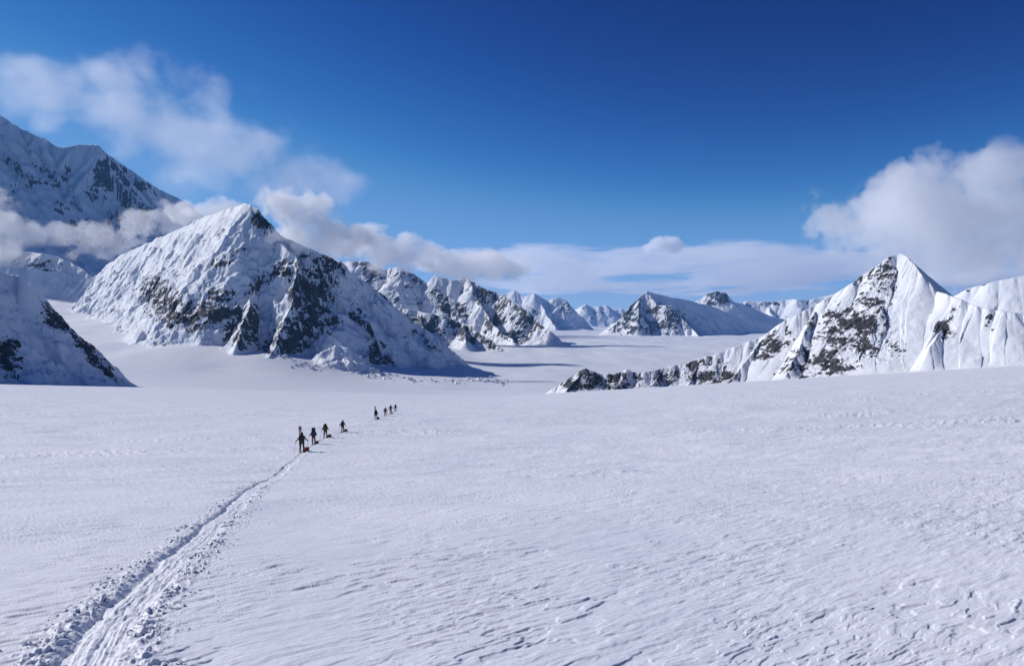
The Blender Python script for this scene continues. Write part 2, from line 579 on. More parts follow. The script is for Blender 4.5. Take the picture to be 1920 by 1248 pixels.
# near right: pointed snow peak with a rock face and a long low ridge
mountain('mountain', 'pointed white peak with fluted snow face and dark rock face on the right', 1.5,
         [([(1010, 745, 2060), (1060, 714, 2040), (1095, 689, 2030), (1125, 699, 2020), (1150, 700, 2010), (1175, 691, 2000), (1195, 699, 1995), (1240, 690, 1985), (1300, 676, 1975), (1360, 656, 1960), (1430, 630, 1950),
            (1470, 600, 1940), (1530, 570, 1930), (1570, 546, 1925), (1620, 514, 1915), (1665, 482, 1905), (1690, 474, 1900), (1702, 482, 1865), (1730, 514, 1795), (1760, 545, 1730), (1800, 560, 1670), (1830, 574, 1620), (1920, 587, 1560), (2100, 600, 1440), (2300, 592, 1330)], 1.0, 420, 2.2),
          ([(1690, 478, 1895), (1674, 520, 1840), (1652, 580, 1770), (1615, 660, 1690), (1590, 730, 1620)], (.95, 1.25), 420, 1.5),
          ([(1800, 561, 1670), (1772, 610, 1630), (1745, 650, 1590)], (1.0, 1.1), 420, 1),
          ([(1440, 625, 1950), (1405, 670, 1890), (1350, 735, 1800)], 1.1, 420, 1.5),
          ([(1540, 566, 1930), (1505, 630, 1840), (1475, 700, 1740)], 1.1, 420, 1.5),
          ([(1180, 692, 2000), (1150, 735, 1910)], 1.2, 420, 1.5), ([(1095, 690, 2030), (1060, 738, 1950)], 1.2, 420, 1.5), ([(1245, 690, 1985), (1210, 735, 1890)], 1.2, 420, 1.5), ([(1310, 676, 1975), (1285, 735, 1870)], 1.2, 420, 1.5)],
         (985, 2250), (900, 2350), 1250, 760,
         [(1640, 545, 45, 75, 20, .9), (1600, 620, 95, 75, 0, 1.0), (1540, 680, 95, 42, -10, 1.0), (1455, 640, 48, 24, -35, .9), (1425, 660, 28, 22, -30, .85), (1330, 700, 70, 34, 0, 1.05), (1240, 705, 75, 24, 0, .95),
          (1150, 715, 80, 28, 0, 1.1), (1095, 715, 48, 30, 0, 1.1), (1770, 620, 22, 28, -40, .85), (1790, 585, 10, 20, 20, .7), (1660, 650, 40, 40, -30, .75), (1860, 600, 14, 24, 25, .5)],
         None, 100, amp=.27, flute=1.1, ds=1, hfk=.4, fl=6.5, warp=5, ribk=.45)

# big left mountain
mountain('mountain', 'broad snow mountain with dark rock ribs left of the centre, cloud on its shoulder', 3.0,
         [([(60, 560, 6800), (120, 545, 6650), (172, 520, 6400), (205, 495, 6200), (240, 470, 5950), (275, 455, 5700), (310, 440, 5450), (345, 424, 5150), (370, 411, 4950), (400, 400, 4700), (430, 389, 4480), (456, 380, 4260), (470, 382, 4200), (490, 404, 4120), (512, 424, 4070), (520, 436, 4060),
            (560, 455, 4050), (600, 474, 4060), (640, 492, 4070), (690, 532, 4130), (760, 590, 4200), (830, 640, 4250), (880, 685, 4280), (920, 725, 4300)], (1.0, 1.42), 520, 2.5),
          ([(470, 405, 4110), (500, 440, 4020), (560, 482, 3880), (575, 520, 3780), (590, 570, 3660), (625, 630, 3520), (690, 680, 3420), (750, 712, 3320)], (1.6, 1.25), 480, 2.5),
          ([(468, 383, 4115), (476, 402, 4080), (500, 428, 4040)], (2.2, 1.3), 480, 1),
          ([(430, 420, 4420), (405, 490, 4150), (392, 560, 3950), (384, 622, 3780)], (1.45, 1.3), 480, 2),
          ([(500, 446, 4020), (480, 540, 3720), (450, 620, 3380), (440, 655, 3260)], (1.4, 1.25), 480, 2),
          ([(560, 484, 3880), (545, 570, 3600), (520, 640, 3340), (510, 668, 3220)], (1.45, 1.3), 480, 2),
          ([(245, 470, 5920), (246, 530, 5600), (240, 580, 5300)], (1.3, 1.2), 480, 2),
          ([(322, 436, 5350), (318, 510, 4980), (310, 590, 4700)], (1.4, 1.25), 480, 2),
          ([(596, 664, 3330), (630, 646, 3340), (660, 650, 3350), (690, 672, 3350)], (.9, .75), 400, 1)],
         (40, 960), (2900, 7500), 1000, 840,
         [(300, 552, 55, 34, 25, .85), (335, 590, 75, 30, 15, .95), (400, 575, 60, 36, -15, .9), (462, 615, 55, 42, -35, .95), (505, 520, 60, 20, -35, .7), (430, 480, 40, 16, -30, .5), (585, 555, 50, 85, -8, 1.0), (545, 630, 70, 40, -25, 1.0), (606, 515, 40, 55, 35, .95),
          (610, 600, 34, 36, 30, .75), (500, 412, 30, 32, 20, 1.0), (680, 610, 16, 60, -30, .6), (715, 670, 24, 40, -30, .9), (740, 570, 50, 8, 42, .7), (800, 640, 40, 8, 38, .65), (520, 664, 40, 10, 0, .9)],  # summit patch: shade of the right facet put in as rock colour
         None, 200, amp=.85, flute=.3, ds=1, ribk=.6, hfk=1.25)

# shaded spur at the left edge
mountain('mountain', 'shaded blue mountain spur with rocky crest at the left edge', 1.4,
         [([(-420, 330, 1450), (-300, 380, 1500), (-120, 455, 1600), (-20, 505, 1700), (40, 517, 1780), (80, 558, 1880), (120, 598, 2000), (160, 644, 2120), (190, 682, 2220), (220, 706, 2300), (260, 724, 2370), (330, 742, 2450)], (1.2, 1.25), 520, 3.0)],
         (-430, 400), (950, 3000), 560, 620,
         [(110, 590, 40, 34, 45, .9), (175, 668, 70, 16, 47, 1.0), (10, 665, 36, 40, 0, .9), (25, 700, 25, 22, 0, .8)],
         None, 300, amp=.8, flute=.7, ds=1, warp=6, apron=2.5)

# fluted saddle behind the spur
mountain('mountain', 'fluted snow saddle joining the shaded spur and the broad mountain', 3.6,
         [([(-200, 450, 5200), (-60, 455, 5200), (0, 464, 5200), (50, 472, 5250), (95, 476, 5250), (130, 490, 5250), (160, 508, 5200), (200, 530, 5200)], 1.0, 250, 1.5),
          ([(-60, 490, 4900), (0, 498, 4850), (50, 505, 4850), (75, 502, 4850), (110, 506, 4850), (150, 520, 4800), (200, 520, 4700), (260, 500, 4600)], 1.1, 260, 1.5)],
         (-220, 300), (4200, 6000), 480, 360, [(85, 497, 40, 12, 5, .85)], None, 400, amp=.5, flute=1.6)

# huge shaded mountain at the far left
mountain('mountain', 'huge dark blue shaded mountain face rising out of frame at the far left', 8.5,
         [([(-620, -20, 9200), (-500, 20, 9400), (-200, 120, 10000), (0, 215, 10700), (40, 241, 10850), (80, 258, 11000), (110, 276, 11100), (150, 271, 11200), (180, 271, 11300), (215, 296, 11500), (260, 330, 11700), (300, 355, 11900), (345, 376, 12100), (420, 430, 12400), (520, 500, 12800)], (1.1, 2.1), 600, 3),
          ([(163, 271, 11250), (172, 300, 11150), (190, 350, 10950), (225, 430, 10600), (250, 500, 10300)], (2.2, 2.0), 600, 3)],
         (-720, 560), (7200, 13800), 640, 560,
         [(200, 325, 36, 62, 25, .40), (245, 385, 50, 60, 30, .38), (140, 385, 40, 40, 0, .34), (15, 330, 30, 40, 0, .36), (180, 445, 60, 30, 0, .36), (80, 330, 60, 30, 0, .30)],
         None, 500, amp=.7, flute=.7, ds=1, warp=5, apron=1)

# ranges behind, right of the broad mountain
mountain('mountain', 'rugged range with dark rock bands behind the broad mountain', 5.4,
         [([(560, 470, 7600), (640, 489, 7500), (690, 489, 7400), (720, 505, 7300), (745, 500, 7300), (775, 512, 7250), (803, 531, 7200), (818, 514, 7200), (848, 525, 7150), (875, 516, 7150), (900, 536, 7000), (930, 548, 6900), (960, 562, 6700), (1000, 592, 6400), (1030, 622, 6100), (1065, 652, 5800)], 1.0, 260, 3),
          ([(880, 520, 7150), (900, 575, 6700), (930, 610, 6400), (960, 640, 6000)], 1.05, 200, 2.5),
          ([(820, 518, 7200), (810, 570, 6900), (800, 620, 6500)], 1.0, 200, 2.5),
          ([(745, 502, 7300), (740, 560, 7000)], 1.0, 200, 2.5)],
         (540, 1090), (5400, 8300), 600, 420,
         [(700, 505, 50, 25, 20, .95), (770, 515, 35, 18, 20, .8), (920, 555, 60, 28, 35, 1.05), (990, 605, 55, 25, 38, 1.05), (930, 600, 35, 30, 20, .85), (850, 580, 45, 25, 30, .95), (960, 625, 60, 20, 10, .9)],
         None, 600, rfloor=.15, grain=.8, amp=.7, flute=.6)
mountain('mountain', 'low dark rock buttress at the foot of the rugged range', 4.2,
         [([(640, 545, 5600), (700, 575, 5500), (735, 577, 5450), (780, 580, 5400), (830, 592, 5300), (870, 606, 5200), (910, 630, 5000), (940, 650, 4850), (965, 668, 4700)], 1.0, 200, 2.5),
          ([(785, 582, 5400), (800, 630, 5000)], 1.0, 150, 2), ([(870, 608, 5200), (870, 640, 4850)], 1.0, 150, 2)],
         (630, 990), (4350, 6200), 460, 300,
         [(740, 582, 40, 18, 20, .9), (800, 605, 60, 25, 15, .95), (870, 620, 40, 22, 30, .95), (920, 642, 45, 16, 35, 1.15)],
         None, 650, grain=.8, amp=.6, flute=.6)

# centre peak
mountain('mountain', 'small rocky pyramid peak standing alone across the glacier', 7.8,
         [([(1120, 640, 9800), (1150, 612, 9900), (1180, 576, 10000), (1200, 556, 10100), (1214, 545, 10200), (1228, 549, 10300), (1250, 556, 10500), (1290, 562, 10800), (1330, 572, 11000), (1370, 588, 11200), (1410, 602, 11400), (1450, 612, 11500)], 1.0, 140, 1.5),
          ([(1214, 546, 10200), (1235, 572, 9950), (1258, 572, 9800), (1275, 592, 9700), (1295, 612, 9500), (1310, 628, 9300)], 1.1, 140, 1.5),
          ([(1200, 558, 10100), (1195, 600, 9600)], 1.1, 120, 1.5)],
         (1110, 1480), (9100, 12500), 420, 300,
         [(1200, 595, 62, 42, 0, 1.05), (1190, 575, 30, 25, -40, .9), (1250, 600, 45, 30, 20, 1.0), (1170, 615, 35, 18, 0, 1.0)],
         None, 700, grain=.55, warp=5, apron=1.5, amp=.45, flute=.5)
mountain('mountain', 'dark rock outcrop on a snow ridge behind the pyramid peak', 9.5,
         [([(1270, 575, 12600), (1312, 562, 12500), (1325, 550, 12500), (1344, 545, 12500), (1362, 549, 12500), (1374, 564, 12500), (1400, 572, 12600), (1440, 590, 12800), (1480, 600, 13000)], 1.1, 110, 1.5)],
         (1260, 1500), (11600, 13800), 260, 180, [(1345, 558, 36, 20, 0, 1.15), (1290, 575, 25, 8, 20, .7)], None, 750, grain=.55, warp=5, apron=1.5, amp=.3, flute=.5)
mountain('mountain', 'hazy snow hills with rock specks behind the right ridge', 11.0,
         [([(1360, 575, 15000), (1400, 563, 15000), (1440, 566, 15000), (1480, 560, 14800), (1520, 562, 14600), (1560, 552, 14500), (1640, 548, 14500), (1760, 560, 14500), (1850, 545, 14500), (2000, 560, 14500)], .8, 110, 2.5),
          ([(1440, 568, 15000), (1450, 600, 14000)], .7, 90, 1.5), ([(1540, 562, 14600), (1520, 600, 13700)], .7, 90, 1.5)],
         (1350, 2000), (13000, 16500), 420, 200, [(1450, 570, 30, 10, 0, .8), (1520, 562, 30, 12, 0, .8), (1410, 575, 20, 12, 30, .6)], None, 780, grain=.55, warp=5, apron=1.5, amp=.5, flute=.5)
# far ranges down the glacier
mountain('mountain', 'far blue range of snow peaks left of the glacier end', 12.5,
         [([(880, 560, 16500), (930, 556, 16200), (965, 544, 16000), (985, 556, 15800), (1003, 549, 15800), (1025, 563, 15800), (1048, 556, 15800), (1062, 563, 15700), (1080, 584, 15600), (1100, 605, 15400), (1120, 618, 15200)], .9, 110, 2),
          ([(1005, 551, 15800), (1025, 590, 15000), (1040, 612, 14500)], .95, 90, 1.5), ([(965, 546, 16000), (975, 590, 15200)], .9, 90, 1.5)],
         (870, 1140), (13800, 17500), 360, 240, [(1060, 575, 18, 16, 30, .7), (1000, 585, 25, 12, 30, .6), (1040, 600, 30, 10, 30, .6)], None, 800, grain=.55, warp=5, apron=1.5, amp=.6, flute=.5)
mountain('mountain', 'farthest jagged little peaks at the end of the glacier', 18.0,
         [([(1050, 590, 23500), (1075, 582, 23500), (1096, 568, 23000), (1108, 577, 23000), (1122, 574, 23000), (1138, 572, 23000), (1150, 580, 23000), (1165, 577, 23000), (1180, 588, 23000), (1210, 590, 23000), (1300, 592, 23000)], .9, 80, 3)],
         (1040, 1300), (21500, 25500), 320, 160, [(1096, 578, 15, 10, 0, .7), (1140, 590, 40, 14, 0, .7)], None, 850, grain=.55, warp=5, apron=1.5, amp=.5, flute=.5)
# snow mountain behind the right peak
mountain('mountain', 'pale snow mountain half in cloud behind the right ridge', 3.6,
         [([(1720, 600, 4800), (1750, 580, 4700), (1790, 553, 4550), (1815, 540, 4500), (1850, 530, 4450), (1900, 519, 4380), (2000, 500, 4250), (2300, 460, 3900)], .9, 320, 1.2)],
         (1700, 2300), (2600, 5600), 420, 360, [(1845, 533, 20, 4, -20, .6), (1815, 545, 5, 4, 0, .7)], None, 900, amp=.22, flute=.3, warp=4)


def ice_blocks():
    rng = np.random.default_rng(9)
    bm = bmesh.new(); bmesh.ops.create_icosphere(bm, subdivisions=1, radius=1.0)
    base = np.array([v.co[:] for v in bm.verts]); tri = np.array([[v.index for v in f.verts] for f in bm.faces]); bm.free()
    line = [(505, 672), (560, 684), (640, 690), (700, 702), (760, 712), (840, 716), (900, 712), (960, 716)]
    V = []; T = []
    for k in range(330):
        a = rng.random() * (len(line) - 1); i = int(a); f = a - i
        px = line[i][0] + (line[i + 1][0] - line[i][0]) * f + rng.normal(0, 6); py = line[i][1] + (line[i + 1][1] - line[i][1]) * f + rng.normal(0, 3.2)
        y = 2600.0
        for _ in range(25):
            u = (px - CX) / F
            y = float(np.clip(-ground_z(np.array([u * y]), np.array([y]))[0] * F / (py - HY), 2300, 4600)) * .5 + y * .5
        x = (px - CX) / F * y; z = float(ground_z(np.array([x]), np.array([y]))[0])
        s = 2.5 + 9 * rng.random() ** 3
        q = base * (1 + .3 * rng.normal(0, 1, (len(base), 1)).clip(-1, 1)) * (.7 + .6 * rng.random(3))
        V.append(q * s + np.array([x, y, z + s * .2])); T.append(tri + k * len(base))
    me = bpy.data.meshes.new('ice_blocks')
    me.from_pydata(np.concatenate(V).tolist(), [], np.concatenate(T).tolist())
    tag(link('ice_blocks', me, SNOW), 'scattered fallen ice blocks along the foot of the broad mountain', 'ice blocks', kind='stuff')


ice_blocks()


# ------------------------------------------------------------------ clouds
def cloud(label, puffs, density, lo, hi, amp, scale, seed, step=1.0, aniso=0.3, stretch=(1, 1, 1), detail=5.0):
    """puffs: (photo px, photo py, rx px, ry px, depth, thickness in px) - one soft ellipsoid each"""
    E = []
    bm = bmesh.new()
    for (px, py, rx, ry, d, rd) in puffs:
        c = P3(px, py, d); u = d / F
        r = np.array([rx * u, rd * u, ry * u])
        E.append((c, r))
        M = Matrix.Translation(Vector(c)) @ Matrix.Diagonal((*r, 1))
        bmesh.ops.create_icosphere(bm, subdivisions=4, radius=1.0, matrix=M)
    me = bpy.data.meshes.new('cloud')
    bm.to_mesh(me); bm.free()
    o = link('cloud', me)
    if len(puffs) > 1:
        md = o.modifiers.new('remesh', 'REMESH'); md.mode = 'VOXEL'
        md.voxel_size = min(min(r) for c, r in E) / 4
        dg = bpy.context.evaluated_depsgraph_get()
        me2 = bpy.data.meshes.new_from_object(o.evaluated_get(dg))
        o.modifiers.clear(); o.data = me2; me2.name = 'cloud'
    m = bpy.data.materials.new('cloud_vapour'); m.use_nodes = True
    nt = m.node_tree; nt.nodes.clear()
    out = node(nt, 'ShaderNodeOutputMaterial')
    vol = node(nt, 'ShaderNodeVolumePrincipled')
    nt.links.new(vol.outputs[0], out.inputs['Volume'])
    vol.inputs['Color'].default_value = (1, 1, 1, 1)
    vol.inputs['Anisotropy'].default_value = aniso
    geo = node(nt, 'ShaderNodeNewGeometry'); pos = geo.outputs['Position']
    Fm = None
    for c, r in E:
        a = node(nt, 'ShaderNodeVectorMath', operation='SUBTRACT'); nt.links.new(pos, a.inputs[0]); a.inputs[1].default_value = Vector(c)
        b = node(nt, 'ShaderNodeVectorMath', operation='DIVIDE'); nt.links.new(a.outputs[0], b.inputs[0]); b.inputs[1].default_value = Vector(r)
        dd = node(nt, 'ShaderNodeVectorMath', operation='LENGTH'); nt.links.new(b.outputs[0], dd.inputs[0])
        f = math_n(nt, 'SUBTRACT', 1.0, dd.outputs['Value'])
        Fm = f if Fm is None else math_n(nt, 'SMOOTH_MAX', Fm, f)
        if len(E) > 1 and Fm is not f: Fm.node.inputs[2].default_value = .15
    Fm = math_n(nt, 'MAXIMUM', Fm, 0.0)
    mp = node(nt, 'ShaderNodeMapping'); mp.inputs['Scale'].default_value = stretch; mp.inputs['Location'].default_value = (seed * 517.0, seed * 91.0, 0)
    nt.links.new(pos, mp.inputs[0])
    nz = noise_n(nt, mp.outputs[0], 1 / scale, detail, .6)
    # noise eats into the soft body; nothing is left at the hull
    v = math_n(nt, 'ADD', Fm, math_n(nt, 'MULTIPLY', math_n(nt, 'SUBTRACT', nz, .5), amp))
    mr = node(nt, 'ShaderNodeMapRange', interpolation_type='SMOOTHSTEP')
    mr.inputs[1].default_value = lo; mr.inputs[2].default_value = hi
    nt.links.new(v, mr.inputs[0])
    edge = math_n(nt, 'MULTIPLY', Fm, 5.0, clamp=True)
    dn = math_n(nt, 'MULTIPLY', math_n(nt, 'MULTIPLY', mr.outputs[0], edge), density)
    nt.links.new(dn, vol.inputs['Density'])
    m.cycles.volume_step_rate = step
    o.data.materials.clear(); o.data.materials.append(m)
    return tag(o, label, 'cloud', 'clouds over the mountains')


cloud('tall white cumulus cloud just right of the broad mountain summit', [(545, 405, 80, 76, 5200, 60), (600, 440, 80, 60, 5150, 60), (515, 390, 46, 44, 5200, 40), (640, 458, 80, 46, 5100, 50), (575, 385, 55, 48, 5200, 50)], 0.008, .30, .44, 3.0, 210, 1, step=.25, detail=7)
cloud('low grey-white cloud bank lying across the right ridge of the broad mountain', [(575, 452, 80, 38, 3750, 30), (630, 462, 70, 32, 3750, 30), (530, 440, 50, 28, 3800, 25)], 0.0045, .25, .6, 2.2, 130, 7, step=.4, detail=7)
cloud('row of white puffs behind the right ridge of the broad mountain', [(690, 462, 70, 48, 8500, 50), (725, 470, 75, 54, 8500, 50), (790, 485, 85, 44, 8500, 50), (860, 496, 85, 38, 8500, 50), (930, 498, 75, 38, 8500, 50)], 0.006, .30, .46, 3.0, 320, 3, step=.3, detail=7)
cloud('white puffs drifting across the foot of the huge shaded face', [(200, 448, 120, 42, 6900, 28), (258, 428, 75, 54, 6900, 30), (110, 442, 90, 32, 6900, 24), (170, 465, 70, 34, 6900, 24), (330, 432, 70, 36, 6900, 24)], 0.005, .32, .5, 3.2, 300, 4, step=.3, detail=7)
cloud('rounded white puff cloud left of the broad mountain summit', [(400, 398, 80, 46, 6600, 40), (335, 398, 58, 34, 6700, 40)], 0.006, .28, .48, 2.4, 260, 5, step=.3, detail=7)
cloud('white puff cloud cut by the left edge of the picture', [(-20, 410, 80, 80, 6900, 60), (40, 440, 60, 36, 6900, 40), (-10, 460, 70, 40, 6900, 40)], 0.006, .28, .5, 2.3, 260, 6, step=.35, detail=7)
cloud('large wispy veil cloud arching over the upper left', [(240, 175, 190, 105, 14500, 90), (340, 230, 200, 140, 14500, 90), (430, 290, 200, 120, 14500, 90), (80, 170, 230, 90, 14500, 80), (560, 345, 180, 70, 14500, 80)], 0.00075, .22, .95, 2.5, 1100, 2, step=.5, stretch=(1, 1, 1.2), detail=7)
cloud('big grey cumulus cloud over the right edge', [(1740, 400, 190, 150, 9000, 110), (1860, 400, 200, 150, 9000, 110), (1650, 420, 140, 100, 9000, 80), (1575, 405, 100, 90, 9000, 50), (1800, 470, 260, 80, 9000, 100), (1700, 345, 100, 80, 9000, 70), (1980, 420, 200, 150, 9000, 110)], 0.0030, .28, .52, 3.0, 640, 8, step=.3, detail=8)
cloud('long flat cloud band along the far horizon', [(1150, 500, 360, 40, 42000, 160), (1400, 493, 420, 46, 42000, 160), (1700, 503, 480, 55, 42000, 160), (1000, 492, 260, 34, 42000, 160), (1350, 530, 340, 30, 42000, 160), (1080, 530, 240, 24, 42000, 160)], 0.00055, .30, .72, 4.6, 4600, 9, step=.4, stretch=(.7, .7, 5.0), detail=7)
cloud('thin white cloud hugging the pale mountain at the right edge', [(1880, 512, 120, 24, 5300, 24), (1800, 520, 70, 18, 5500, 20)], 0.003, .16, .6, 1.9, 200, 11, step=.4, detail=6)
cloud('small bright white puff above the long cloud band', [(1250, 459, 40, 20, 38000, 24), (1225, 464, 28, 12, 38000, 20)], 0.004, .2, .36, 2.0, 600, 10, step=.3, detail=6)


# ------------------------------------------------------------------ air
def haze():
    me = bpy.data.meshes.new('haze')
    bm = bmesh.new(); bmesh.ops.create_cube(bm, size=1.0)
    x0, x1, y0, y1, z0, z1 = -61000, 61000, -200, 58500, -332, 4620
    for v in bm.verts: v.co = Vector(((x0 + x1) / 2 + v.co.x * (x1 - x0), (y0 + y1) / 2 + v.co.y * (y1 - y0), (z0 + z1) / 2 + v.co.z * (z1 - z0)))
    bm.to_mesh(me); bm.free()
    m = bpy.data.materials.new('thin_mountain_air'); m.use_nodes = True
    nt = m.node_tree; nt.nodes.clear()
    out = node(nt, 'ShaderNodeOutputMaterial'); vol = node(nt, 'ShaderNodeVolumePrincipled')
    vol.inputs['Color'].default_value = (.22, .52, 1.0, 1); vol.inputs['Density'].default_value = 0.000009; vol.inputs['Anisotropy'].default_value = .1
    nt.links.new(vol.outputs[0], out.inputs['Volume'])
    tag(link('haze', me, m), kind='stuff')


haze()


# ------------------------------------------------------------------ loose snow thrown up beside the track
def rubble():
    rng = np.random.default_rng(5)
    bm = bmesh.new(); bmesh.ops.create_icosphere(bm, subdivisions=1, radius=1.0)
    base = np.array([v.co[:] for v in bm.verts]); tri = np.array([[v.index for v in f.verts] for f in bm.faces]); bm.free()
    seg = np.hypot(*np.diff(track, axis=0).T); L = np.concatenate([[0], np.cumsum(seg)])
    n = 3600
    a = rng.random(n) ** 1.9 * 30
    i = np.clip(np.searchsorted(L, a) - 1, 0, len(seg) - 1)
    t = (a - L[i]) / seg[i]
    p = track[i] + (track[i + 1] - track[i]) * t[:, None]
    d = (track[i + 1] - track[i]) / seg[i][:, None]
    side = np.where(rng.random(n) < .52, -1, 1)
    lat = side * (.22 + np.abs(rng.normal(0, .24, n)))
    keep = pn(a / .8, side * 3.1, 44) > -.05
    p = p + np.stack([d[:, 1], -d[:, 0]], 1) * lat[:, None]
    s = (.004 + .034 * rng.random(n) ** 4 + .012 * rng.random(n)) * np.clip(1.25 - np.abs(lat), .35, 1)
    p, s = p[keep], s[keep]
    z = fine_ground(p[:, 0], p[:, 1])
    V = []; T = []
    for k in range(len(p)):
        q = base * (1 + .35 * rng.normal(0, 1, (len(base), 1)).clip(-1, 1)) * np.array([1, 1, .7]) * (.7 + .6 * rng.random(3))
        V.append(q * s[k] + np.array([p[k, 0], p[k, 1], z[k] + s[k] * .25])); T.append(tri + k * len(base))
    me = bpy.data.meshes.new('snow_chunks')
    me.from_pydata(np.concatenate(V).tolist(), [], np.concatenate(T).tolist())
    tag(link('snow_chunks', me, SNOW), 'broken lumps of snow strewn along both sides of the track', 'snow chunks', kind='stuff')


rubble()


# ------------------------------------------------------------------ people and their gear
def cloth_mat(name, col, rough=.75):
    m, nt, b = new_mat(name)
    tc = node(nt, 'ShaderNodeTexCoord')
    n = noise_n(nt, tc.outputs['Object'], 9, 4)
    r = node(nt, 'ShaderNodeValToRGB')
    r.color_ramp.elements[0].position = .3; r.color_ramp.elements[0].color = (*[c * .75 for c in col], 1)
    r.color_ramp.elements[1].position = .7; r.color_ramp.elements[1].color = (*[min(1, c * 1.2) for c in col], 1)
    nt.links.new(n, r.inputs[0]); nt.links.new(r.outputs[0], b.inputs['Base Color'])
    b.inputs['Roughness'].default_value = rough
    bp = node(nt, 'ShaderNodeBump'); bp.inputs['Strength'].default_value = .4; bp.inputs['Distance'].default_value = .01
    nt.links.new(noise_n(nt, tc.outputs['Object'], 30, 3), bp.inputs['Height']); nt.links.new(bp.outputs[0], b.inputs['Normal'])
    return m


MC = {k: cloth_mat(k, c) for k, c in dict(skin=(.45, .27, .19), olive=(.15, .19, .03), green=(.045, .12, .03), navy=(.012, .018, .06), black=(.012, .012, .016), dark_red=(.16, .018, .018), blue_grey=(.03, .05, .09),
      charcoal=(.022, .022, .026), rust=(.22, .055, .02), red=(.32, .012, .04), maroon=(.13, .015, .025), yellow=(.26, .22, .03), olive_dark=(.05, .055, .02), plum=(.035, .012, .022), metal=(.35, .36, .38), pale_blue=(.10, .16, .24)).items()}
DG = bpy.context.evaluated_depsgraph_get


def skin_mesh(name, verts, edges, radii, mat, parent=None, root=0, sub=2):
    """one continuous surface grown round a skeleton"""
    me = bpy.data.meshes.new(name)
    me.from_pydata([tuple(v) for v in verts], edges, [])
    o = link(name, me)
    o.modifiers.new('skin', 'SKIN').use_smooth_shade = True
    for i, r in enumerate(radii):
        sv = me.skin_vertices[0].data[i]
        sv.radius = (r, r) if isinstance(r, (int, float)) else r
        sv.use_root = (i == root)
    ss = o.modifiers.new('sub', 'SUBSURF'); ss.levels = sub; ss.render_levels = sub
    m2 = bpy.data.meshes.new_from_object(o.evaluated_get(DG()))
    o.modifiers.clear(); o.data = m2; m2.name = name
    m2.materials.clear(); m2.materials.append(mat)
    if parent is not None: o.parent = parent
    return o


def bevel_box(bm, c, d, bev=.04, taper=(1, 1), rot=None):
    r = bmesh.ops.create_cube(bm, size=1.0)
    vs = r['verts']
    for v in vs:
        k = taper[1] if v.co.z > 0 else 1.0
        kx = taper[0] if v.co.z > 0 else 1.0
        v.co = Vector((v.co.x * d[0] * kx, v.co.y * d[1] * k, v.co.z * d[2]))
    es = list({e for v in vs for e in v.link_edges})
    rb = bmesh.ops.bevel(bm, geom=es, offset=bev, segments=3, affect='EDGES', profile=.5)
    allv = list({v for f in rb['faces'] for v in f.verts})
    for v in {w for f in allv for e in f.link_edges for w in e.verts}:
        pass
    return allv


def box_mesh(name, c, d, bev, mat, parent, taper=(1, 1), rot=None):
    bm = bmesh.new()
    bevel_box(bm, c, d, bev, taper)
    M = Matrix.Translation(Vector(c))
    if rot is not None: M = M @ rot
    bm.transform(M)
    me = bpy.data.meshes.new(name); bm.to_mesh(me); bm.free()
    for p in me.polygons: p.use_smooth = True
    return link(name, me, mat, parent)


def tube_mesh(name, pts, radii, mat, parent, n=8):
    bm = bmesh.new(); rings = []
    pts = [Vector(p) for p in pts]
    for i, p in enumerate(pts):
        t = (pts[min(i + 1, len(pts) - 1)] - pts[max(i - 1, 0)]).normalized()
        a = t.orthogonal().normalized(); b = t.cross(a)
        r = radii[i] if isinstance(radii, (list, tuple)) else radii
        rings.append([bm.verts.new(p + (a * math.cos(2 * math.pi * k / n) + b * math.sin(2 * math.pi * k / n)) * r) for k in range(n)])
    for r0, r1 in zip(rings, rings[1:]):
        for k in range(n): bm.faces.new((r0[k], r0[(k + 1) % n], r1[(k + 1) % n], r1[k]))
    bm.faces.new(rings[0][::-1]); bm.faces.new(rings[-1])
    bmesh.ops.recalc_face_normals(bm, faces=bm.faces)
    me = bpy.data.meshes.new(name); bm.to_mesh(me); bm.free()
    for p in me.polygons: p.use_smooth = True
    return link(name, me, mat, parent)


def empty(name, loc, rz):
    o = bpy.data.objects.new(name, None); COL.objects.link(o)
    o.location = loc; o.rotation_euler = (0, 0, rz)
    o.empty_display_size = .3
    return o


def gz(x, y):
    return float(fine_ground(np.array([x]), np.array([y]))[0])


